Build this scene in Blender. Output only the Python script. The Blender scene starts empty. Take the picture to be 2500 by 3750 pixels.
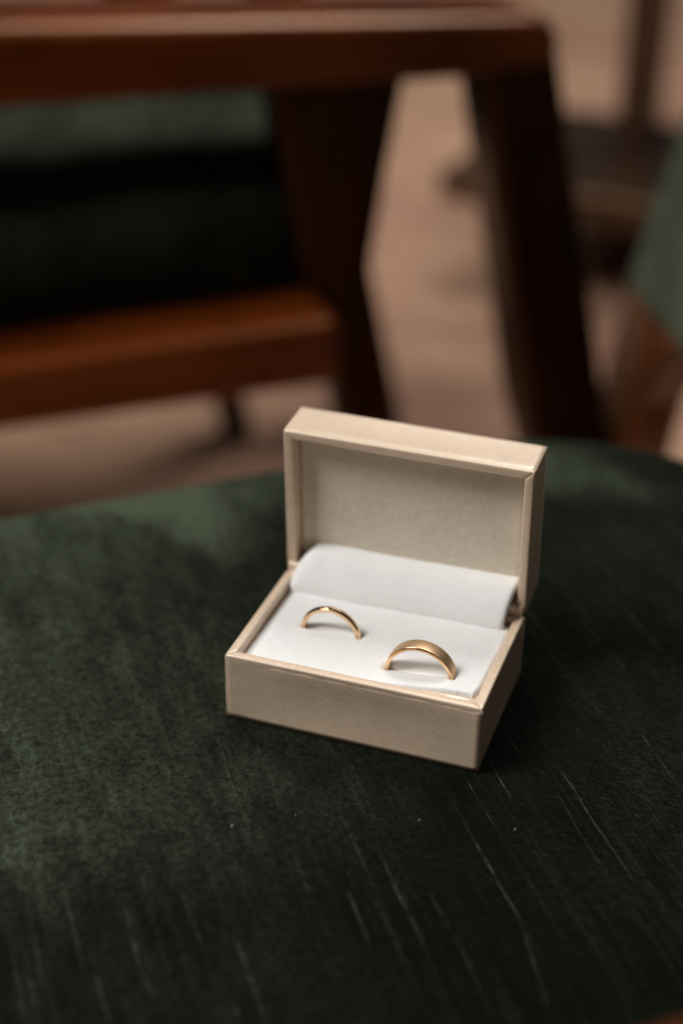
import bpy, bmesh, math, random
from mathutils import Vector, Matrix, noise

random.seed(7)
S = bpy.context.scene
COL = S.collection

# ------------------------------------------------------------------ camera
CAM_R = ((0.9440103839851252, 0.32967603713015514, 0.012573999774647432),
         (0.1719349640549688, -0.45908382952046645, -0.8715964694777903),
         (-0.28157195006533026, 0.8249580280310561, -0.4900627397807171))
CAM_C = Vector((0.14262911340579887, -0.3215955078346674, 0.26248895828798674))
cd = bpy.data.cameras.new("camera")
cam = bpy.data.objects.new("camera", cd)
COL.objects.link(cam)
r, d, f = (Vector(v) for v in CAM_R)
m = Matrix((r, -d, -f)).transposed().to_4x4()
m.translation = CAM_C
cam.matrix_world = m
cd.sensor_fit = 'VERTICAL'
cd.sensor_height = 36.0
cd.lens = 55.018
cd.clip_start = 0.01
cd.clip_end = 60
cd.dof.use_dof = True
cd.dof.focus_distance = 0.411
cd.dof.aperture_fstop = 4.7
cd.dof.aperture_blades = 0
S.camera = cam

# ------------------------------------------------------------------ world and lamps
w = bpy.data.worlds.new("World")
S.world = w
w.use_nodes = True
bg = w.node_tree.nodes['Background']
bg.inputs['Color'].default_value = (1.0, 0.93, 0.84, 1)
bg.inputs['Strength'].default_value = 0.042

def area(name, loc, target, size, power, color, size_y=None):
    l = bpy.data.lights.new(name, 'AREA')
    l.energy = power
    l.color = color
    l.shape = 'RECTANGLE'
    l.size = size
    l.size_y = size_y or size
    o = bpy.data.objects.new(name, l)
    COL.objects.link(o)
    o.location = loc
    o.rotation_euler = (Vector(target) - Vector(loc)).to_track_quat('-Z', 'Y').to_euler()
    return o

KD = Vector((-0.54, -0.31, 0.785)).normalized()
area("window_light", KD * 4.0, (0, 0, 0), 1.6, 144, (1.0, 0.99, 0.975))
area("ceiling_light", (0.0, 1.9, 3.0), (0.0, 0.3, 0.0), 1.3, 64, (1.0, 0.975, 0.94))

S.render.engine = 'CYCLES'
S.cycles.use_denoising = True
S.cycles.max_bounces = 8
S.cycles.sample_clamp_indirect = 4.0
S.view_settings.view_transform = 'Standard'
S.view_settings.look = 'None'
S.view_settings.exposure = 0.0
S.view_settings.gamma = 1.0

# ------------------------------------------------------------------ material helpers
class NT:
    def __init__(self, name):
        self.m = bpy.data.materials.new(name)
        self.m.use_nodes = True
        self.t = self.m.node_tree
        self.b = self.t.nodes['Principled BSDF']
        self.co = self.t.nodes.new('ShaderNodeTexCoord')

    def new(self, typ, **kw):
        n = self.t.nodes.new(typ)
        for k, v in kw.items():
            setattr(n, k, v)
        return n

    def link(self, a, b):
        self.t.links.new(a, b)

    def put(self, sock, v):
        if hasattr(v, 'is_output'):
            self.link(v, sock)
        else:
            sock.default_value = v

    def math(self, op, a, b=0.0, c=0.0, clamp=False):
        n = self.new('ShaderNodeMath', operation=op, use_clamp=clamp)
        self.put(n.inputs[0], a)
        self.put(n.inputs[1], b)
        self.put(n.inputs[2], c)
        return n.outputs[0]

    def noise(self, vec, scale, detail=2.0, rough=0.5, dist=0.0):
        n = self.new('ShaderNodeTexNoise')
        self.link(vec, n.inputs['Vector'])
        n.inputs['Scale'].default_value = scale
        n.inputs['Detail'].default_value = detail
        n.inputs['Roughness'].default_value = rough
        n.inputs['Distortion'].default_value = dist
        return n

    def mapping(self, vec, loc=(0, 0, 0), rot=(0, 0, 0), scale=(1, 1, 1)):
        n = self.new('ShaderNodeMapping')
        self.link(vec, n.inputs['Vector'])
        n.inputs['Location'].default_value = loc
        n.inputs['Rotation'].default_value = rot
        n.inputs['Scale'].default_value = scale
        return n.outputs[0]

    def remap(self, v, a, b, c=0.0, d_=1.0, smooth=False):
        n = self.new('ShaderNodeMapRange')
        n.interpolation_type = 'SMOOTHSTEP' if smooth else 'LINEAR'
        n.clamp = True
        self.put(n.inputs['Value'], v)
        n.inputs['From Min'].default_value = a
        n.inputs['From Max'].default_value = b
        n.inputs['To Min'].default_value = c
        n.inputs['To Max'].default_value = d_
        return n.outputs[0]

    def mix(self, fac, c1, c2):
        n = self.new('ShaderNodeMix', data_type='RGBA')
        self.put(n.inputs[0], fac)
        for s, c in ((n.inputs[6], c1), (n.inputs[7], c2)):
            self.put(s, (*c, 1) if isinstance(c, tuple) and len(c) == 3 else c)
        return n.outputs[2]

    def bump(self, h, strength, dist, normal=None):
        n = self.new('ShaderNodeBump')
        self.put(n.inputs['Height'], h)
        n.inputs['Strength'].default_value = strength
        n.inputs['Distance'].default_value = dist
        if normal is not None:
            self.link(normal, n.inputs['Normal'])
        return n.outputs[0]

    def set(self, **kw):
        for k, v in kw.items():
            self.put(self.b.inputs[k.replace('_', ' ')], v)


def velvet(name, creases=(), tilt=0.0, lit_gain=1.0, lean=0.8, hi=(0.064, 0.077, 0.049)):
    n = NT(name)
    ob = n.co.outputs['Object']
    v = n.mapping(ob, rot=(0, 0, tilt))
    big = n.noise(n.mapping(v, scale=(1.3, 0.8, 1)), 12, 2, 0.5, 0.3)
    mid = n.noise(n.mapping(v, scale=(2.0, 0.75, 1)), 62, 4, 0.62, 0.3)
    pile = n.noise(n.mapping(v, scale=(1.0, 0.8, 1)), 520, 4, 0.8)
    rows = n.noise(n.mapping(v, scale=(300, 8, 60)), 1.0, 2, 0.6)
    rows2 = n.noise(n.mapping(v, loc=(3, 1, 0), scale=(700, 9, 60)), 1.0, 2, 0.6)
    row = n.remap(rows.outputs['Fac'], 0.60, 0.78, 0, 1, True)
    row = n.math('ADD', row, n.math('MULTIPLY', n.remap(rows2.outputs['Fac'], 0.50, 0.80, 0, 1, True), 0.9))
    row = n.math('MULTIPLY', row, 0.11)
    if creases:
        sep = n.new('ShaderNodeSeparateXYZ')
        wob = n.noise(n.mapping(v, scale=(1, 1, 1)), 55, 1, 0.5)
        n.link(v, sep.inputs[0])
        x = n.math('ADD', sep.outputs[0], n.math('MULTIPLY', n.math('SUBTRACT', wob.outputs['Fac'], 0.5), 0.0016))
        y = sep.outputs[1]
        tot = None
        c, s_ = math.cos(tilt), math.sin(tilt)
        for (a0, b0, a1, b1, inten, wid) in creases:
            x0, y0 = c * a0 - s_ * b0, s_ * a0 + c * b0
            x1, y1 = c * a1 - s_ * b1, s_ * a1 + c * b1
            cx, cy, hl = (x0 + x1) / 2, (y0 + y1) / 2, abs(y1 - y0) / 2
            k = (x1 - x0) / (y1 - y0)
            dy = n.math('SUBTRACT', y, cy)
            dx = n.math('ABSOLUTE', n.math('SUBTRACT', n.math('SUBTRACT', x, cx), n.math('MULTIPLY', dy, k)))
            mx = n.remap(dx, 0.0, wid * 0.00038, inten * 0.8, 0.0, True)
            my = n.remap(n.math('ABSOLUTE', dy), hl * 0.45, hl * 1.30, 1.0, 0.0, True)
            mm = n.math('MULTIPLY', mx, my)
            tot = mm if tot is None else n.math('MAXIMUM', tot, mm)
        br = n.noise(n.mapping(v, scale=(300, 150, 1)), 1.0, 2, 0.6)
        tot = n.math('MULTIPLY', tot, n.remap(br.outputs['Fac'], 0.34, 0.60, 0.16, 1.0))
        row = n.math('MAXIMUM', row, tot)
    grain = n.remap(pile.outputs['Fac'], 0.36, 0.70, 0.30, 1.55)
    patch = n.remap(mid.outputs['Fac'], 0.34, 0.70, 0.0, 1.0, True)
    patch2 = n.remap(big.outputs['Fac'], 0.42, 0.66, 0.0, 1.0, True)
    fade = n.math('MULTIPLY', n.math('ADD', n.math('ADD', n.math('MULTIPLY', patch, 0.42), n.math('MULTIPLY', patch2, 0.30)), 0.20), 0.55)
    if creases:      # left light and front-edge sheen are painted into this seat's pile colour
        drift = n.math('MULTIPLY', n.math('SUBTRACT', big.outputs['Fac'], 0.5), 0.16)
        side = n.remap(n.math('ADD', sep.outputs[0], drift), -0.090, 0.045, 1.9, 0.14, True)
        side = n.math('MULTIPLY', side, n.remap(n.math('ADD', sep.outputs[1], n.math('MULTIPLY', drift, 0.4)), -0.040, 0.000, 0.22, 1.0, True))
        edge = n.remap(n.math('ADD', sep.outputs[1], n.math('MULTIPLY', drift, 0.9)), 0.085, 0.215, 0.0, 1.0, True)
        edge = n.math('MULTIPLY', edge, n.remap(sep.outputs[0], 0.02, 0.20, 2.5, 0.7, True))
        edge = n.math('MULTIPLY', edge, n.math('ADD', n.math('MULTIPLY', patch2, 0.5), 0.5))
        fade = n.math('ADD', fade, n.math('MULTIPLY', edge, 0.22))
        lit_mask = n.math('MAXIMUM', side, edge)
        fade = n.math('MULTIPLY', fade, lit_mask)
    fade = n.math('MULTIPLY', fade, lit_gain)  # gain on the paler tone, raised where light is painted into the colour
    lift = n.math('MULTIPLY', n.math('ADD', fade, n.math('MULTIPLY', row, 1.35)), grain, clamp=True)
    colr = n.mix(lift, (0.0017, 0.0024, 0.0012), hi)
    # crushed pile leans this way and that, so its sheen comes and goes
    geo = n.new('ShaderNodeNewGeometry')
    sub = n.new('ShaderNodeVectorMath', operation='SUBTRACT')
    n.link(big.outputs['Color'], sub.inputs[0])
    sub.inputs[1].default_value = (0.5, 0.5, 0.5)
    sub2 = n.new('ShaderNodeVectorMath', operation='SUBTRACT')
    n.link(mid.outputs['Color'], sub2.inputs[0])
    sub2.inputs[1].default_value = (0.5, 0.5, 0.5)
    sc1 = n.new('ShaderNodeVectorMath', operation='SCALE'); n.link(sub.outputs[0], sc1.inputs[0]); sc1.inputs['Scale'].default_value = lean
    sc2 = n.new('ShaderNodeVectorMath', operation='SCALE'); n.link(sub2.outputs[0], sc2.inputs[0]); sc2.inputs['Scale'].default_value = lean * 0.16
    a1 = n.new('ShaderNodeVectorMath', operation='ADD'); n.link(geo.outputs['Normal'], a1.inputs[0]); n.link(sc1.outputs[0], a1.inputs[1])
    a2 = n.new('ShaderNodeVectorMath', operation='ADD'); n.link(a1.outputs[0], a2.inputs[0]); n.link(sc2.outputs[0], a2.inputs[1])
    nm = n.new('ShaderNodeVectorMath', operation='NORMALIZE'); n.link(a2.outputs[0], nm.inputs[0])
    h = n.math('ADD', n.math('MULTIPLY', pile.outputs['Fac'], 1.0), n.math('MULTIPLY', row, 0.5))
    nb = n.bump(h, 0.9, 0.0011, nm.outputs[0])
    n.set(Base_Color=colr, Roughness=0.95, Specular_IOR_Level=0.06, Normal=nb,
          Sheen_Weight=n.math('MULTIPLY', grain, n.remap(n.math('ADD', n.math('MULTIPLY', big.outputs['Fac'], 0.6), n.math('MULTIPLY', mid.outputs['Fac'], 0.4)), 0.40, 0.62, 0.18, 0.42, True), clamp=True), Sheen_Roughness=0.30, Sheen_Tint=(0.255, 0.32, 0.20, 1))
    return n.m


def wood(name, c1=(0.055, 0.013, 0.0028), c2=(0.14, 0.034, 0.006), axis='X', rough=0.27, spec=0.8):
    n = NT(name)
    ob = n.co.outputs['Object']
    sc = {'X': (2.2, 30, 30), 'Z': (30, 30, 2.2)}[axis]
    g = n.noise(n.mapping(ob, scale=sc), 2.2, 5, 0.62, 0.8)
    g2 = n.noise(ob, 9, 3, 0.5)
    t = n.math('MULTIPLY', g.outputs['Fac'], n.remap(g2.outputs['Fac'], 0.3, 0.7, 0.6, 1.3), clamp=True)
    n.set(Base_Color=n.mix(n.remap(t, 0.3, 0.7), c1, c2),
          Roughness=n.remap(g2.outputs['Fac'], 0.3, 0.7, rough * 0.8, rough * 1.25),
          Specular_IOR_Level=spec, Specular_Tint=(1.0, 0.56, 0.30, 1), Normal=n.bump(g.outputs['Fac'], 0.12, 0.002))
    return n.m


def paper(name, col=(0.755, 0.575, 0.415), metal=0.05, rough=0.36, grain=1.0, coat=1.0):
    n = NT(name)
    ob = n.co.outputs['Object']
    a = n.noise(ob, 2600, 2, 0.6)
    b = n.noise(ob, 420, 3, 0.6)
    c = n.noise(ob, 60, 3, 0.6)
    fib = n.noise(n.mapping(ob, scale=(1, 1, 2.4)), 900, 3, 0.7)
    val = n.math('ADD', n.remap(b.outputs['Fac'], 0.25, 0.75, -0.05, 0.05), n.remap(fib.outputs['Fac'], 0.25, 0.75, -0.10, 0.10))
    val = n.math('ADD', val, n.remap(c.outputs['Fac'], 0.3, 0.7, -0.05, 0.05))
    hs = n.new('ShaderNodeHueSaturation')
    hs.inputs['Color'].default_value = (*col, 1)
    n.put(hs.inputs['Value'], n.math('ADD', val, 1.0))
    h = n.math('ADD', n.math('MULTIPLY', a.outputs['Fac'], 0.6), fib.outputs['Fac'])
    h = n.math('ADD', h, n.math('MULTIPLY', b.outputs['Fac'], 1.0))
    n.set(Base_Color=hs.outputs[0], Metallic=metal,
          Roughness=n.remap(fib.outputs['Fac'], 0.3, 0.7, rough - 0.06, rough + 0.08),
          Specular_IOR_Level=0.6, Coat_Weight=coat, Coat_Roughness=0.27, Normal=n.bump(h, 0.35 * grain, 0.00010))
    return n.m


def foam(name):
    n = NT(name)
    ob = n.co.outputs['Object']
    a = n.noise(ob, 1500, 3, 0.7)
    b = n.noise(ob, 260, 3, 0.6)
    c = n.noise(ob, 40, 2, 0.5)
    col = n.mix(n.remap(c.outputs['Fac'], 0.35, 0.65), (0.85, 0.84, 0.82), (0.88, 0.872, 0.855))
    n.set(Base_Color=col, Roughness=0.9, Specular_IOR_Level=0.12, Sheen_Weight=0.12, Sheen_Roughness=0.5,
          Normal=n.bump(n.math('ADD', a.outputs['Fac'], n.math('MULTIPLY', b.outputs['Fac'], 1.6)), 0.45, 0.00028))
    return n.m


def gold(name, rough, brushed):
    n = NT(name)
    uv = n.co.outputs['UV']
    g = n.noise(n.mapping(uv, scale=(10, 90, 1)), 1.0, 4, 0.7)
    g2 = n.noise(n.mapping(uv, scale=(4, 12, 1)), 1.0, 3, 0.6)
    col = n.mix(n.remap(g.outputs['Fac'], 0.3, 0.7), (0.70, 0.47, 0.27), (0.84, 0.60, 0.37)) if brushed else (0.86, 0.60, 0.36, 1)
    n.set(Base_Color=col, Metallic=1.0)
    if brushed:
        # lathe-brushed outside band; the bore (material slot 2) stays polished
        tan = n.new('ShaderNodeTangent', direction_type='UV_MAP')
        n.set(Roughness=n.remap(g.outputs['Fac'], 0.25, 0.75, rough - 0.10, rough + 0.12), Anisotropic=0.55, Tangent=tan.outputs[0],
              Normal=n.bump(g.outputs['Fac'], 0.22, 0.00006))
    else:
        n.set(Roughness=n.remap(g2.outputs['Fac'], 0.3, 0.7, rough * 0.8, rough * 1.3))
    return n.m


def floor_mat():
    n = NT("worn_floor")
    ob = n.co.outputs['Object']
    a = n.noise(ob, 2.1, 4, 0.6, 0.4)
    b = n.noise(n.mapping(ob, scale=(1, 3, 1), rot=(0, 0, 0.5)), 5, 4, 0.6)
    t = n.math('ADD', n.math('MULTIPLY', a.outputs['Fac'], 0.6), n.math('MULTIPLY', b.outputs['Fac'], 0.4))
    n.set(Base_Color=n.mix(n.remap(t, 0.38, 0.62), (0.32, 0.165, 0.115), (0.60, 0.365, 0.230)),
          Roughness=n.remap(b.outputs['Fac'], 0.3, 0.7, 0.5, 0.68), Specular_IOR_Level=0.3, Normal=n.bump(b.outputs['Fac'], 0.08, 0.01))
    return n.m


# ------------------------------------------------------------------ object helpers
def link(name, bm, mat, parent=None, smooth=True, wn=False, kind=None):
    me = bpy.data.meshes.new(name)
    bmesh.ops.recalc_face_normals(bm, faces=bm.faces)
    bm.to_mesh(me)
    bm.free()
    for p in me.polygons:
        p.use_smooth = smooth
    me.materials.append(mat)
    o = bpy.data.objects.new(name, me)
    COL.objects.link(o)
    if parent:
        o.parent = parent
    if wn:
        md = o.modifiers.new("weighted_normal", 'WEIGHTED_NORMAL')
        md.keep_sharp = False
        md.weight = 100
    if kind:
        o['kind'] = kind
    return o


def tag(o, label, cat, group=None):
    o['label'] = label
    o['category'] = cat
    if group:
        o['group'] = group


def empty(name, loc=(0, 0, 0), rz=0.0):
    o = bpy.data.objects.new(name, None)
    o.empty_display_size = 0.03
    COL.objects.link(o)
    o.location = loc
    o.rotation_euler = (0, 0, rz)
    return o


def prism(poly, y0, y1, bev=0.006, seg=4, taper=None):
    """poly in (X, Z), extruded along local Y, all edges rounded."""
    bm = bmesh.new()
    a = [bm.verts.new((x, y0, z)) for x, z in poly]
    b = [bm.verts.new((x, y1, z)) for x, z in poly]
    bm.faces.new(a)
    bm.faces.new(list(reversed(b)))
    k = len(poly)
    for i in range(k):
        j = (i + 1) % k
        bm.faces.new((a[j], a[i], b[i], b[j]))
    bmesh.ops.recalc_face_normals(bm, faces=bm.faces)
    if bev:
        bmesh.ops.bevel(bm, geom=[e for e in bm.edges if e.calc_face_angle(0) > 0.35], offset=bev,
                        segments=seg, profile=0.5, affect='EDGES', clamp_overlap=True)
    return bm


def box(x0, x1, y0, y1, z0, z1, bev=0.004, seg=3):
    return prism([(x0, z0), (x1, z0), (x1, z1), (x0, z1)], y0, y1, bev, seg)


def cushion(hx, hy, top, side, bottom, n=4.0, crown=0.012, roll=0.025, nr=120, na=220, wob=0.0006, seed=0.0, flat=None):
    """Upholstered pad: superellipse outline, crowned top that rolls over into the side."""
    bm = bmesh.new()

    def rad(t):
        c, s = abs(math.cos(t)), abs(math.sin(t))
        return 1.0 / ((c / hx) ** n + (s / hy) ** n) ** (1.0 / n)

    prof = []
    for i in range(1, nr + 1):
        q = i / nr
        prof.append((q, -crown * q ** 4, True))
    rows = [[] for _ in range(nr + 14)]
    c0 = bm.verts.new((0, 0, top))
    inner = []
    for j in range(na):
        t = 2 * math.pi * j / na
        R = rad(t)
        ex = (R - roll) / R
        for i in range(nr):
            q, dz, _ = prof[i]
            x, y = math.cos(t) * R * ex * q, math.sin(t) * R * ex * q
            z = top + dz
            wgt = 1.0
            if flat:
                dd = math.hypot(x - flat[0], y - flat[1])
                wgt = min(1.0, max(0.0, (dd - 0.05) / 0.06))
            z += wob * wgt * (noise.noise((x * 22 + seed, y * 22, 0.3)) * 2 + noise.noise((x * 60, y * 60 + seed, 1.3)))
            rows[i].append(bm.verts.new((x, y, z)))
        for k in range(1, 11):
            a = math.pi / 2 * k / 10
            rr = (R - roll + roll * math.sin(a))
            z = top - crown - roll * (1 - math.cos(a)) * 0.9
            rows[nr + k - 1].append(bm.verts.new((math.cos(t) * rr, math.sin(t) * rr, z)))
        for k, (dr, z) in enumerate(((0.0, side), (-0.004, bottom + 0.004), (-0.010, bottom), (-0.06, bottom))):
            rows[nr + 10 + k].append(bm.verts.new((math.cos(t) * (R + dr), math.sin(t) * (R + dr), z)))
    for j in range(na):
        k = (j + 1) % na
        bm.faces.new((c0, rows[0][j], rows[0][k]))
        for i in range(len(rows) - 1):
            bm.faces.new((rows[i][j], rows[i + 1][j], rows[i + 1][k], rows[i][k]))
    bm.faces.new(rows[-1])
    return bm


# ------------------------------------------------------------------ materials
CREASES = [
    (0.0419, -0.0656, 0.0392, -0.1, 0.9, 1.3), (0.0392, -0.1, 0.0324, -0.1261, 0.35, 1.6),
    (0.0753, -0.0514, 0.0713, -0.0978, 0.8, 0.8), (0.0706, -0.0535, 0.0651, -0.1015, 0.45, 0.8),
    (0.0593, -0.0452, 0.058, -0.0591, 0.9, 0.8), (0.0499, -0.0494, 0.0491, -0.0593, 0.7, 0.9),
    (0.0489, -0.062, 0.0487, -0.0674, 0.5, 0.8), (0.0176, -0.0657, 0.0148, -0.0978, 0.6, 1.6),
    (0.0051, -0.0765, 0.0036, -0.0934, 0.5, 1.8), (0.01, -0.0784, 0.009, -0.1057, 0.35, 1.6),
    (0.0237, -0.0821, 0.0226, -0.0965, 0.3, 1.5), (0.0229, -0.098, 0.0205, -0.1218, 0.3, 1.8),
    (0.1043, -0.042, 0.1011, -0.072, 0.5, 0.9), (0.0984, -0.0232, 0.098, -0.0385, 0.4, 1.0),
    (0.0685, -0.0376, 0.0684, -0.0468, 0.5, 0.8), (-0.0462, -0.0627, -0.0477, -0.0918, 0.6, 1.6),
    (-0.0734, -0.0677, -0.0751, -0.087, 0.45, 1.7), (-0.0707, -0.0688, -0.0719, -0.0856, 0.45, 1.7),
    (-0.0678, -0.0648, -0.0689, -0.0787, 0.35, 1.5), (-0.0576, -0.052, -0.0596, -0.0788, 0.3, 2.0),
    (-0.0575, -0.0804, -0.0583, -0.0949, 0.45, 1.7), (-0.0021, -0.0589, -0.0035, -0.0715, 0.7, 1.3),
    (-0.0248, -0.0809, -0.0268, -0.1072, 0.5, 1.8), (-0.0055, -0.009, -0.0091, -0.0431, 0.55, 1.2),
    (-0.0121, -0.0085, -0.0119, -0.0136, 0.7, 1.2), (-0.0101, 0.0119, -0.0105, 0.0044, 0.4, 1.5),
    (-0.0381, 0.0172, -0.0395, -0.0029, 0.35, 2.2), (-0.032, -0.0636, -0.0331, -0.0871, 0.25, 1.8),
    (-0.0322, -0.0999, -0.0318, -0.1059, 0.4, 2.0), (0.0025, 0.0626, 0.0003, 0.0291, 0.35, 1.5),
    (-0.0075, 0.0772, -0.0091, 0.0513, 0.25, 1.8), (0.1169, 0.0091, 0.1167, -0.0043, 0.35, 1.5),
    (0.1164, -0.0078, 0.1158, -0.0204, 0.35, 1.5)]
SEAT_C = (0.01, -0.038)       # centre of the seat pad in the chair's own axes
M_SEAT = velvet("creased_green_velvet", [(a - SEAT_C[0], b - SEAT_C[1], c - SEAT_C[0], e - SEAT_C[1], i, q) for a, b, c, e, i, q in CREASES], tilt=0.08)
M_VELVET = velvet("green_velvet", lean=0.7)
M_CUSH = velvet("softly_lit_green_velvet", lean=0.3, lit_gain=1.6, hi=(0.055, 0.062, 0.040))  # same velvet made paler, painting in a highlight on the armchair cushion
M_PALE = velvet("lit_green_velvet", lean=0.5, lit_gain=3.0, hi=(0.125, 0.150, 0.105))  # same velvet again, with the light on the side chair put into its colour
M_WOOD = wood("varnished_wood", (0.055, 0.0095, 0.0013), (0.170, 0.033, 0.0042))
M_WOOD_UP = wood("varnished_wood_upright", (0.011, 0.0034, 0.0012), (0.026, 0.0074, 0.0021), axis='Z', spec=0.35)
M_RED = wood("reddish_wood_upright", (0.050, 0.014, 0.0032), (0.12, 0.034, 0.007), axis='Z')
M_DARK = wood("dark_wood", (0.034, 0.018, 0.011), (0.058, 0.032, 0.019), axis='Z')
M_PAPER = paper("pearl_beige_paper")
M_LINER = paper("cream_liner_paper", (0.74, 0.66, 0.53), 0.0, 0.7, 1.6, 0.0)
M_FOAM = foam("white_foam")
M_SATIN = gold("brushed_gold", 0.40, True)
M_POLISH = gold("polished_gold", 0.13, False)
M_FLOOR = floor_mat()
M_LINT = foam("pale_lint")

FLOOR_Z = -0.44

# ------------------------------------------------------------------ floor
bm = bmesh.new()
bmesh.ops.create_grid(bm, x_segments=2, y_segments=2, size=9.0)
fl = link("floor", bm, M_FLOOR, smooth=False)
fl.location = (0, 2.0, FLOOR_Z)
fl['kind'] = 'structure'

# ------------------------------------------------------------------ chair under the ring box
E1 = math.atan2(0.66, 0.75)
chair = empty("dining_chair", (0, 0, FLOOR_Z), E1)
tag(chair, "dark green velvet chair seat in the foreground, carrying the open ring box", "chair", "green velvet seating")
H = -FLOOR_Z
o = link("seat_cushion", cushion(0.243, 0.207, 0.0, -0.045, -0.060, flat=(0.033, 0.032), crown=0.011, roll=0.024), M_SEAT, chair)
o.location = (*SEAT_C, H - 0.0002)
o = link("seat_frame", box(-0.215, 0.235, -0.225, 0.135, H - 0.105, H - 0.061, 0.006), M_WOOD, chair, wn=True)
for sx, sy in ((-0.195, 0.11), (0.215, 0.11), (-0.195, -0.205), (0.215, -0.205)):
    bm = bmesh.new()
    ring0 = [bm.verts.new((sx + dx * 0.017, sy + dy * 0.017, H - 0.106)) for dx, dy in ((-1, -1), (1, -1), (1, 1), (-1, 1))]
    kx, ky = sx * 1.12, sy * 1.12
    ring1 = [bm.verts.new((kx + dx * 0.011, ky + dy * 0.011, 0.0)) for dx, dy in ((-1, -1), (1, -1), (1, 1), (-1, 1))]
    bm.faces.new(ring0); bm.faces.new(ring1)
    for i in range(4):
        j = (i + 1) % 4
        bm.faces.new((ring0[i], ring0[j], ring1[j], ring1[i]))
    bmesh.ops.recalc_face_normals(bm, faces=bm.faces)
    bmesh.ops.bevel(bm, geom=list(bm.edges), offset=0.004, segments=2, profile=0.5, affect='EDGES')
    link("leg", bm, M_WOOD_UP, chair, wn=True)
# curved wooden back rail, low behind the seat, and the two posts that hold it
bm = bmesh.new()
prev = None
NS = 24
for i in range(NS + 1):
    t = i / NS
    x = -0.215 + 0.45 * t
    yb = -0.1935 - 0.018 * (1 - (2 * t - 1) ** 2) + 0.018
    ring = []
    for k in range(12):
        a = 2 * math.pi * k / 12
        ring.append(bm.verts.new((x, yb - 0.013 + 0.013 * math.copysign(abs(math.cos(a)) ** 0.6, math.cos(a)),
                                  H + 0.055 + 0.025 * math.copysign(abs(math.sin(a)) ** 0.6, math.sin(a)))))
    if prev:
        for k in range(12):
            bm.faces.new((prev[k], prev[(k + 1) % 12], ring[(k + 1) % 12], ring[k]))
    else:
        bm.faces.new(ring)
    prev = ring
bm.faces.new(prev)
link("back_rail", bm, M_RED, chair)
for sx in (-0.228, 0.248):
    link("back_post", box(sx - 0.013, sx + 0.013, -0.196, -0.166, H - 0.10, H + 0.085, 0.006), M_WOOD_UP, chair, wn=True)

# ------------------------------------------------------------------ ring box
W, D, HB, HL = 0.072, 0.047215, 0.0207, 0.01447
LEAN = math.radians(-3.67)
T = 0.0027
rbx = empty("ring_box", (0, 0, 0))
tag(rbx, "open beige ring box with pearly paper cover standing on the dark green velvet seat", "ring box")


def wall(length, height, thick, dish=0.0003, ro=0.0006, ri=0.0004, mitre0=True, mitre1=True, nl=28, seed=0.0):
    """Paper-covered board: runs along +X, outer face at y=0, inner face at y=thick, rim on top, ends mitred."""
    prof = []
    nh = 10
    for i in range(nh + 1):
        prof.append((0.0, (height - ro) * i / nh))
    for k in range(1, 6):
        a = math.pi / 2 * k / 5
        prof.append((ro - ro * math.cos(a), height - ro + ro * math.sin(a)))
    for k in range(0, 5):
        a = math.pi / 2 * k / 4
        prof.append((thick - ri + ri * math.sin(a), height - ri + ri * math.cos(a)))
    prof.append((thick, height * 0.5))
    prof.append((thick, 0.0))
    bm = bmesh.new()
    ts = [0.0, 0.0006 / length, 0.0016 / length] + [i / nl for i in range(1, nl)] + [1 - 0.0016 / length, 1 - 0.0006 / length, 1.0]
    rings = []
    for idx, t in enumerate(ts):
        ring = []
        for (y, z) in prof:
            lo = y if mitre0 else 0.0
            hi = length - (y if mitre1 else 0.0)
            x = lo + (hi - lo) * t
            yy = y
            u, v = 2 * t - 1, 2 * min(1, z / height) - 1
            outer = max(0.0, 1 - y / (thick * 0.4))
            yy += dish * outer * (1 - u * u) * (1 - v * v)
            yy += 0.00005 * outer * noise.noise((x * 160 + seed, z * 160, 0.0))
            zz = z + (0.00004 * noise.noise((x * 130 + seed, 3.1, 0.0)) if z > height * 0.9 else 0.0)
            if idx in (0, len(ts) - 1):            # rounded upright corner, tiny fold at the mitre
                yy += 0.00030 * outer
                zz -= 0.00016 if z > height * 0.9 else 0.0
            elif idx in (1, len(ts) - 2):
                yy += 0.00006 * outer
            ring.append(bm.verts.new((x, yy, zz)))
        rings.append(ring)
    n = len(prof)
    for a, b in zip(rings, rings[1:]):
        for k in range(n):
            bm.faces.new((a[k], a[(k + 1) % n], b[(k + 1) % n], b[k]))
    bm.faces.new(rings[0]); bm.faces.new(list(reversed(rings[-1])))
    return bm


def place(o, mat):
    o.matrix_local = mat
    return o


def shell(root, w_, d_, h_, front_dish):
    """Four walls and a bottom of an open tray, its rim up at z=h_."""
    parts = []
    parts.append(place(link("front_wall", wall(w_, h_, T, front_dish, seed=1.0), M_PAPER, root), Matrix.Translation((0, 0, 0))))
    parts.append(place(link("side_wall", wall(d_, h_, T, 0.00025, seed=5.0), M_PAPER, root),
                       Matrix.Translation((w_, 0, 0)) @ Matrix.Rotation(math.pi / 2, 4, 'Z')))
    parts.append(place(link("back_wall", wall(w_, h_, T, 0.0002, seed=9.0), M_PAPER, root),
                       Matrix.Translation((w_, d_, 0)) @ Matrix.Rotation(math.pi, 4, 'Z')))
    parts.append(place(link("side_wall", wall(d_, h_, T, 0.00025, seed=13.0), M_PAPER, root),
                       Matrix.Translation((0, d_, 0)) @ Matrix.Rotation(-math.pi / 2, 4, 'Z')))
    parts.append(link("bottom_panel", box(T + 0.0001, w_ - T - 0.0001, T + 0.0001, d_ - T - 0.0001, 0.0002, 0.0020, 0.0002, 1), M_PAPER, root))
    return parts


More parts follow.
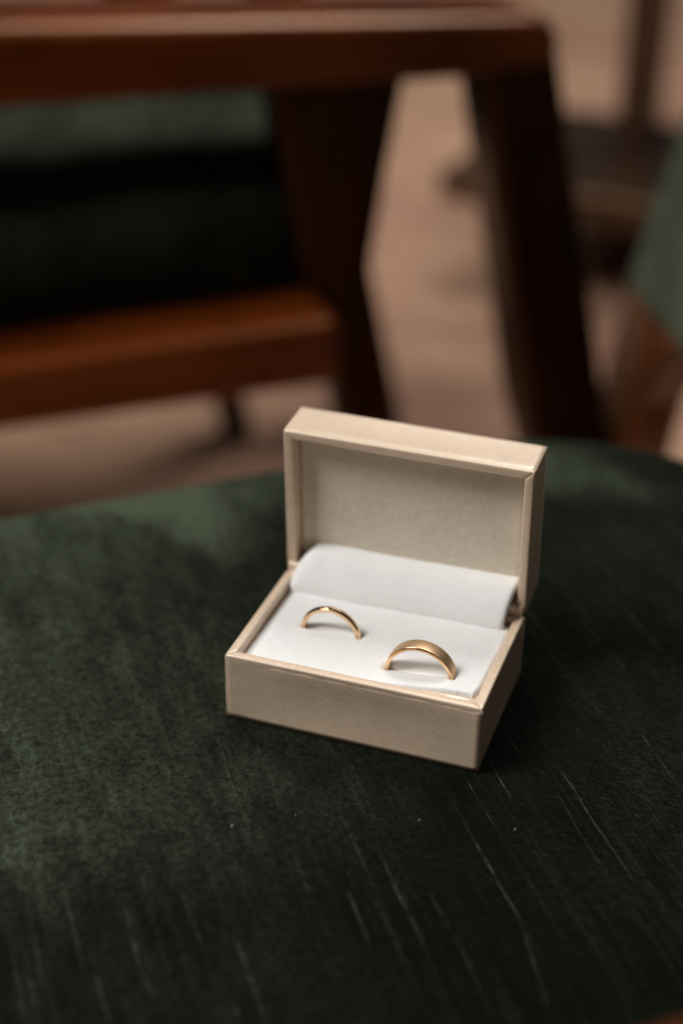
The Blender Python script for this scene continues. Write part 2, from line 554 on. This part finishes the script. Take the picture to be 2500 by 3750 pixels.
tray = link("tray", box(T + 0.0002, W - T - 0.0002, T + 0.0002, D - T - 0.0002, 0.0022, 0.0040, 0.0002, 1), M_PAPER, rbx)
shell(tray, W, D, HB, 0.00075)


def wrap_sheet(w_, h_, dish, off=0.00016, seed=7.0):
    """Paper glued over a wall's outer face: flush at the rim, its cut edge proud at the +X corner."""
    bm = bmesh.new()
    NX, NZ = 40, 14
    g, gb = [], []
    for i in range(NX + 1):
        g.append([]); gb.append([])
        for k in range(NZ + 1):
            u_, v_ = i / NX, k / NZ
            x = 0.0010 + (w_ - 0.0010 + 0.00012) * u_
            z = 0.0003 + (h_ - 0.0010) * v_
            U, V = 2 * u_ - 1, 2 * min(1, z / h_) - 1
            y = dish * (1 - U * U) * (1 - V * V) + 0.00004 * noise.noise((x * 150, z * 150, seed))
            fade = min(1.0, (1 - v_) / 0.12) * min(1.0, u_ / 0.2)
            y += -off * fade + 0.00008 * (1 - fade)
            g[i].append(bm.verts.new((x, y, z)))
            gb[i].append(bm.verts.new((x, y + 0.00022, z)))
    for i in range(NX):
        for k in range(NZ):
            bm.faces.new((g[i][k], g[i + 1][k], g[i + 1][k + 1], g[i][k + 1]))
            bm.faces.new((gb[i][k], gb[i][k + 1], gb[i + 1][k + 1], gb[i + 1][k]))
    for i in range(NX):
        bm.faces.new((g[i][0], gb[i][0], gb[i + 1][0], g[i + 1][0]))
        bm.faces.new((g[i][NZ], g[i + 1][NZ], gb[i + 1][NZ], gb[i][NZ]))
    for k in range(NZ):
        bm.faces.new((g[0][k], g[0][k + 1], gb[0][k + 1], gb[0][k]))
        bm.faces.new((g[NX][k], gb[NX][k], gb[NX][k + 1], g[NX][k + 1]))
    return bm


# the sheet glued over the front board: its cut edge shows at the right-hand corner
link("front_wrap", wrap_sheet(W, HB, 0.00075), M_PAPER, tray)

# lid: the same tray, turned on its hinge so its rim looks forward
lid = link("lid", box(T + 0.0002, W - T - 0.0002, T + 0.0002, D - T - 0.0002, 0.0022, 0.0040, 0.0002, 1), M_PAPER, rbx)
u = Vector((0, math.sin(LEAN), math.cos(LEAN)))
nn = Vector((0, math.cos(LEAN), -math.sin(LEAN)))
# tray axes: x stays, tray z (rim direction) -> -nn, tray y -> towards the hinge (front_wall becomes the top edge)
hinge = Vector((0, D, HB))
lx, ly, lz = Vector((-1, 0, 0)), -u, -nn
lm = Matrix((lx, ly, lz)).transposed().to_4x4()
lm.translation = hinge + Vector((W, 0, 0)) + u * D + nn * HL
lm.translation += nn * 0.0003
lid.matrix_local = lm
shell(lid, W, D, HL, 0.00030)
# sheet over the top edge of the lid (mirrored: the lid's +X points left)
ws = link("top_wrap", wrap_sheet(W, HL, 0.00030, seed=3.0), M_PAPER, lid)
ws.matrix_local = Matrix.Translation((W, 0, 0)) @ Matrix.Scale(-1, 4, (1, 0, 0))

# paper spine that joins lid and tray across the hinge
link("hinge_spine", box(0.0006, W - 0.0006, D - 0.0009, D + 0.0009, HB - 0.0030, HB + 0.0030, 0.0005, 2), M_PAPER, rbx)

# padded liner
bm = bmesh.new()
NX, NZ = 60, 40
bot, top = [], []
x0, x1, y0, y1 = T + 0.00035, W - T - 0.00005, T + 0.00005, D - T - 0.0004
g = []
for i in range(NX + 1):
    row = []
    for k in range(NZ + 1):
        a, b = i / NX, k / NZ
        x, y = x0 + (x1 - x0) * a, y0 + (y1 - y0) * b
        edge = min(a, 1 - a) * (x1 - x0), min(b, 1 - b) * (y1 - y0)
        e = min(edge)
        z = HL - 0.0050 - 0.0004 * max(0, 1 - e / 0.0006) ** 2 + 0.00010 * noise.noise((x * 90, y * 90, 2.0)) + 0.00004 * noise.noise((x * 420, y * 420, 5.0))
        row.append(bm.verts.new((x, y, z)))
    g.append(row)
for i in range(NX):
    for k in range(NZ):
        bm.faces.new((g[i][k], g[i + 1][k], g[i + 1][k + 1], g[i][k + 1]))
rim = [g[i][0] for i in range(NX + 1)] + [g[NX][k] for k in range(1, NZ + 1)] + [g[i][NZ] for i in range(NX - 1, -1, -1)] + [g[0][k] for k in range(NZ - 1, 0, -1)]
low = [bm.verts.new((v.co.x, v.co.y, 0.0045)) for v in rim]
for i in range(len(rim)):
    j = (i + 1) % len(rim)
    bm.faces.new((rim[i], low[i], low[j], rim[j]))
bm.faces.new(low)
link("lid_liner", bm, M_LINER, lid)

# foam insert with two slits
RINGS = {  # centre, yaw, front-edge radius, band width, thickness
    'band': (Vector((0.0516, 0.0106, 0.0185)), math.radians(0.0), 0.00960, 0.0042, 0.00105),
    'thin': (Vector((0.0219, 0.0235, 0.0169)), math.radians(-1.5), 0.00880, 0.0020, 0.00110)}


def foam_z(x, y):
    z = HB - 0.0031 + 0.0016 * (x / W)
    z += 0.0021 * max(0.0, min(1.0, (x - 0.030) / 0.030)) * max(0.0, min(1.0, (0.030 - y) / 0.026))
    z += 0.00012 * noise.noise((x * 110, y * 110, 0.0)) + 0.00005 * noise.noise((x * 500, y * 500, 1.0))
    return z


bm = bmesh.new()
NX, NY = 216, 128
g = []
x0, x1, y0, y1 = T + 0.0002, W - T - 0.00015, T + 0.00005, 0.0425
for i in range(NX + 1):
    row = []
    for k in range(NY + 1):
        a, b = i / NX, k / NY
        x, y = x0 + (x1 - x0) * a, y0 + (y1 - y0) * b
        # ragged cut along the front right corner
        cut = 0.0021 * max(0.0, min(1.0, (x - 0.034) / 0.026)) * (1 - b) ** 6
        y += cut * (1.0 + 0.30 * noise.noise((x * 170, 0.5, 0.0)) + 0.05 * noise.noise((x * 700, 0.9, 0.0)))
        cutx = 0.0016 * max(0.0, 1 - y / 0.0105) * a ** 14
        x -= cutx * (1 + 0.2 * noise.noise((y * 300, 2.0, 0.0)))
        z = foam_z(x, y)
        e = min(x - x0, x1 - x, y - y0 - cut * 0)
        ee = min(a * (x1 - x0), (1 - a) * (x1 - x0), b * (y1 - y0))
        z -= 0.0009 * max(0.0, 1 - ee / 0.0010) ** 2
        for key, (c, yaw, R, bw, th) in RINGS.items():
            ca, sa = math.cos(yaw), math.sin(yaw)
            px, py = x - c.x, y - c.y
            s, t = px * ca + py * sa, -px * sa + py * ca      # along the slit / across it (0 = front edge of band)
            tm = t - bw * 0.45
            reach = R + (0.0016 if key == 'band' and s < 0 else 0.0006)
            along = max(0.0, min(1.0, (reach - abs(s)) / 0.0012))
            z -= 0.0006 * along * math.exp(-(tm / (bw * 0.36 + 0.0003)) ** 4)
            z -= 0.0007 * math.exp(-((abs(s) - R + th * 0.5) / 0.0010) ** 2 - (tm / (bw * 0.55)) ** 4)
            lip = math.exp(-((t + 0.0010) / 0.0009) ** 2) * along
            z += 0.00030 * lip
            z += 0.00018 * math.exp(-((t - bw - 0.0012) / 0.0012) ** 2) * along
        row.append(bm.verts.new((x, y, z)))
    g.append(row)
for i in range(NX):
    for k in range(NY):
        bm.faces.new((g[i][k], g[i + 1][k], g[i + 1][k + 1], g[i][k + 1]))
rim = [g[i][0] for i in range(NX + 1)] + [g[NX][k] for k in range(1, NY + 1)] + [g[i][NY] for i in range(NX - 1, -1, -1)] + [g[0][k] for k in range(NY - 1, 0, -1)]
low = [bm.verts.new((v.co.x, v.co.y, 0.0045)) for v in rim]
for i in range(len(rim)):
    j = (i + 1) % len(rim)
    bm.faces.new((rim[i], low[i], low[j], rim[j]))
bm.faces.new(low)
link("liner_strip", box(0.0545, W - T - 0.0001, T + 0.0001, T + 0.0040, HB - 0.0016, HB - 0.0009, 0.0001, 1), M_PAPER, rbx)
fo = link("foam_insert", bm, M_FOAM, rbx)
fo['label'] = "white foam pad with two slits that hold the rings"

# soft white flap that rises from the foam over the hinge into the lid
bm = bmesh.new()
NX, NP = 70, 26
g = []
for i in range(NX + 1):
    a = i / NX
    row = []
    for k in range(NP + 1):
        t = k / NP
        # cubic across the hinge
        lift = 1.0 - 0.55 * max(0.0, 1 - a / 0.10) ** 2 + 0.05 * math.exp(-((a - 0.2) / 0.15) ** 2)
        yb = 0.0392 - 0.0006 * a + 0.0003 * noise.noise((a * 5, 0, 0))
        zb = foam_z(T + a * (W - 2 * T), yb) - 0.0004
        zt = zb + (0.0298 - 0.0185) * lift
        P = ((yb + 0.0012, zb), (yb + 0.0006, zb + 0.0052 * lift), (0.0462, zt + 0.0010), (0.0524, zt - 0.0002))
        q = 1 - t
        y = q ** 3 * P[0][0] + 3 * q * q * t * P[1][0] + 3 * q * t * t * P[2][0] + t ** 3 * P[3][0]
        z = q ** 3 * P[0][1] + 3 * q * q * t * P[1][1] + 3 * q * t * t * P[2][1] + t ** 3 * P[3][1]
        xl = T + 0.0002
        xr = W - T - 0.0009 - 0.0012 * (1 - t) + 0.0006 * t
        x = xl + (xr - xl) * a
        z += 0.00012 * noise.noise((x * 120, t * 4, 3.0))
        e = min(a, 1 - a) * (xr - xl)
        s_ = max(0.0, 1 - e / 0.0012) ** 2
        y += 0.0003 * s_
        z -= 0.0002 * s_
        row.append(bm.verts.new((x, y, z)))
    g.append(row)
back = []
for i in range(NX + 1):
    x = g[i][0].co.x
    back.append((bm.verts.new((g[i][NP].co.x, 0.0520, 0.0215)), bm.verts.new((x, D - T - 0.0003, 0.0205)), bm.verts.new((x, D - T - 0.0003, 0.0100)), bm.verts.new((x, g[i][0].co.y + 0.0012, 0.0100))))
for i in range(NX):
    for k in range(NP):
        bm.faces.new((g[i][k], g[i + 1][k], g[i + 1][k + 1], g[i][k + 1]))
    seq0 = [g[i][NP], *back[i], g[i][0]]
    seq1 = [g[i + 1][NP], *back[i + 1], g[i + 1][0]]
    for p in range(len(seq0) - 1):
        bm.faces.new((seq0[p], seq1[p], seq1[p + 1], seq0[p + 1]))
for i in (0, NX):
    bm.faces.new(g[i] + list(back[i]))
fl_ = link("hinge_flap", bm, M_FOAM, rbx)


# ------------------------------------------------------------------ rings
def ring_mesh(R, width, thick, crown, er, n_seg=160):
    """Axis along +Y: front edge at y=0, back edge at y=width. R is the outer radius at the edges."""
    prof = []     # (radius, y) running round the section, outside first
    no = 12
    for k in range(5):
        a = math.pi / 2 * (1 - k / 4)
        prof.append((R - er + er * math.cos(a), er - er * math.sin(a)))
    for k in range(1, no):
        y = er + (width - 2 * er) * k / no
        q = 2 * k / no - 1
        prof.append((R + crown * (1 - q * q), y))
    for k in range(5):
        a = math.pi / 2 * k / 4
        prof.append((R - er + er * math.cos(a), width - er + er * math.sin(a)))
    ri = R - thick
    n_out = len(prof)
    e2 = er * 0.9
    for k in range(5):
        a = math.pi / 2 * k / 4
        prof.append((ri + e2 - e2 * math.sin(a), width - e2 + e2 * math.cos(a)))
    for k in range(1, 6):
        y = width - e2 - (width - 2 * e2) * k / 6
        q = 2 * k / 6 - 1
        prof.append((ri - 0.00010 * (1 - q * q), y))
    for k in range(5):
        a = math.pi / 2 * (1 - k / 4)
        prof.append((ri + e2 - e2 * math.sin(a), e2 - e2 * math.cos(a)))
    bm = bmesh.new()
    uvl = bm.loops.layers.uv.new("UVMap")
    rings = []
    for j in range(n_seg):
        t = 2 * math.pi * j / n_seg
        rings.append([bm.verts.new((rr * math.cos(t), y, rr * math.sin(t))) for rr, y in prof])
    m_ = len(prof)
    for j in range(n_seg):
        a, b = rings[j], rings[(j + 1) % n_seg]
        for k in range(m_):
            k2 = (k + 1) % m_
            fc = bm.faces.new((a[k], b[k], b[k2], a[k2]))
            fc.material_index = 0 if 3 <= k < n_out - 4 else 1
            for lp, (uu, vv) in zip(fc.loops, ((j, k), (j + 1, k), (j + 1, k + 1), (j, k + 1))):
                lp[uvl].uv = (uu / n_seg, vv / m_)
    return bm


for key, mat, name, lab, crown, er in (
        ('band', M_SATIN, "wedding_ring", "wide brushed gold wedding band standing in the right half of the foam", 0.00007, 0.00016),
        ('thin', M_POLISH, "wedding_ring", "thin polished gold wedding ring standing in the left half of the foam", 0.00030, 0.00025)):
    c, yaw, R, bw, th = RINGS[key]
    bm = ring_mesh(R, bw, th, crown, er)
    o = link(name, bm, mat)
    o.data.materials.append(M_POLISH)
    o.location = c
    o.rotation_euler = (0, 0, yaw)
    tag(o, lab, "ring", "gold wedding rings in the box")

# ------------------------------------------------------------------ armchair behind
XA = math.pi / 2 - math.radians(52)
arm = empty("armchair", (-0.1536, 0.4751, FLOOR_Z), XA)
tag(arm, "dark wooden armchair with green velvet cushion, behind and left of the ring box", "armchair", "green velvet seating")


def Z(z):
    return z - FLOOR_Z


ARM = [(-0.62, 0.048), (0.10, 0.042), (0.154, 0.041), (0.160, 0.060), (0.148, 0.075), (-0.16, 0.087), (-0.62, 0.107)]
KINK = [(-0.015, 0.050), (0.064, 0.047), (0.054, -0.010), (0.046, -0.066), (0.066, -0.159), (0.118, -0.440), (0.090, -0.440), (0.028, -0.152), (0.005, -0.065), (-0.006, -0.010)]
FRONT = [(0.108, 0.052), (0.157, 0.056), (0.214, -0.186), (0.276, -0.440), (0.236, -0.440), (0.154, -0.178)]
for y0, sgn in ((0.0, 1), (0.52, 1)):
    yo = y0 if y0 == 0 else 0.52
    link("armrest", prism([(x, Z(z)) for x, z in ARM], yo + 0.010, yo + 0.090, 0.014, 6), M_WOOD, arm, wn=True)
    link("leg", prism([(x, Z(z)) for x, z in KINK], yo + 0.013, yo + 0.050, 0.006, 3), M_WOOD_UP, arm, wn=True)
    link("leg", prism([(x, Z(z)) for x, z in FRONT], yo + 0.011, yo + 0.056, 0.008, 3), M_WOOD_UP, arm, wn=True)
    link("seat_rail", prism([(x, Z(z)) for x, z in ((-0.60, -0.124), (0.012, -0.117), (0.012, -0.0765), (-0.60, -0.092))],
                            yo - 0.030, yo + 0.062, 0.006, 4), M_WOOD, arm, wn=True)
    link("leg", prism([(x, Z(z)) for x, z in ((-0.60, 0.30), (-0.555, 0.30), (-0.545, -0.06), (-0.60, -0.44), (-0.63, -0.44), (-0.60, -0.06))],
                      yo + 0.006, yo + 0.040, 0.006, 3), M_WOOD_UP, arm, wn=True)
link("seat_panel", box(-0.55, -0.035, 0.063, 0.489, Z(-0.110), Z(-0.0935), 0.003), M_DARK, arm, wn=True)
link("cross_rail", box(-0.03, 0.022, 0.063, 0.489, Z(-0.113), Z(-0.0685), 0.003), M_WOOD, arm, wn=True)
link("cross_rail", box(-0.59, -0.555, 0.063, 0.489, Z(-0.120), Z(-0.0945), 0.004), M_WOOD, arm, wn=True)
# seat cushion
bm = cushion(0.28, 0.240, 0.0, -0.055, -0.0865, n=12.0, crown=0.012, roll=0.034, nr=50, na=200, wob=0.0015, seed=4.0)
for v in bm.verts:
    v.co.x += 0.20 * (v.co.y + 0.238) * max(0.0, v.co.x / 0.28)
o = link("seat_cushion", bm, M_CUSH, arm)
o.location = (-0.245, 0.255, Z(0.0020))
o.rotation_euler = (0, -0.027, 0)
# backrest cushion, leaning back at the far left end
bm = cushion(0.215, 0.22, 0.0, -0.05, -0.085, n=6.0, crown=0.015, roll=0.030, nr=40, na=120, wob=0.002, seed=9.0)
o = link("back_cushion", bm, M_VELVET, arm)
o.location = (-0.455, 0.275, Z(0.205))
o.rotation_euler = (0, math.radians(78), 0)

# ------------------------------------------------------------------ chair at the right edge
rc = empty("side_chair", (0.0153, 0.6075, FLOOR_Z), math.atan2(-0.8829, 0.4695))
tag(rc, "green upholstered chair on a reddish wooden leg, cut off by the right edge", "chair", "green velvet seating")
# local +X runs towards the camera's right, local -Y looks left towards the light
PANEL = [(-0.034, -0.104), (0.095, -0.104), (0.42, -0.105), (0.40, 0.20), (0.132, 0.20)]
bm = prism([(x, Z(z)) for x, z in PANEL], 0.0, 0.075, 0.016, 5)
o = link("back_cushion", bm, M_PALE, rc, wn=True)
LEG = [(-0.020, -0.088), (0.060, -0.105), (0.014, -0.165), (-0.070, -0.44), (-0.115, -0.44), (-0.066, -0.205)]
link("leg", prism([(x, Z(z)) for x, z in LEG], 0.004, 0.040, 0.006, 3), M_RED, rc, wn=True)
link("leg", prism([(x + 0.0, Z(z)) for x, z in ((0.36, -0.10), (0.40, -0.10), (0.43, -0.44), (0.40, -0.44))], 0.02, 0.055, 0.006, 3), M_WOOD_UP, rc, wn=True)
link("apron", box(0.045, 0.38, 0.036, 0.062, Z(-0.270), Z(-0.106), 0.005), M_WOOD_UP, rc, wn=True)

# ------------------------------------------------------------------ dark table far behind
tb = empty("wooden_table", (-0.140, 1.62, FLOOR_Z), math.radians(-8))
tag(tb, "dark wooden table leg and low shelf, far behind at the upper right", "table")
for x, y in ((0.0, 0.0), (0.85, 0.0), (0.0, 0.5), (0.85, 0.5)):
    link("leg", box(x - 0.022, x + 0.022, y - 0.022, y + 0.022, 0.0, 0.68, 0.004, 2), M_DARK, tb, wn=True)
link("shelf", box(-0.17, 0.95, -0.22, 0.12, 0.115, 0.150, 0.004, 2), M_DARK, tb, wn=True)
link("table_top", box(-0.12, 0.97, -0.12, 0.62, 0.681, 0.715, 0.006, 2), M_DARK, tb, wn=True)

# ------------------------------------------------------------------ bits of lint on the velvet
bm = bmesh.new()
for (x, y, ln, cur, hd) in ((0.0192, -0.0432, 0.0016, 2.6, 0.4), (0.0329, -0.0335, 0.0007, 0.5, 1.2), (0.0633, -0.0245, 0.0009, 0.4, 2.0),
                            (0.0863, -0.0197, 0.0011, 2.4, 0.2)):
    prev = None
    px, py = x, y
    for i in range(9):
        t = i / 8
        h_ = hd + cur * t
        px += math.cos(h_) * ln / 8
        py += math.sin(h_) * ln / 8
        pz = 0.0006 + 0.0002 * math.sin(t * 3.1)
        rg = [bm.verts.new((px - math.sin(h_) * 0.00003 * math.cos(a), py + math.cos(h_) * 0.00004 * math.cos(a), pz + 0.00004 * math.sin(a))) for a in (0.5, 2.6, 4.7)]
        if prev:
            for k in range(3):
                bm.faces.new((prev[k], prev[(k + 1) % 3], rg[(k + 1) % 3], rg[k]))
        prev = rg
o = link("lint", bm, M_LINT)
o['kind'] = 'stuff'
tag(o, "tiny pale lint fibres lying on the dark velvet seat", "lint")
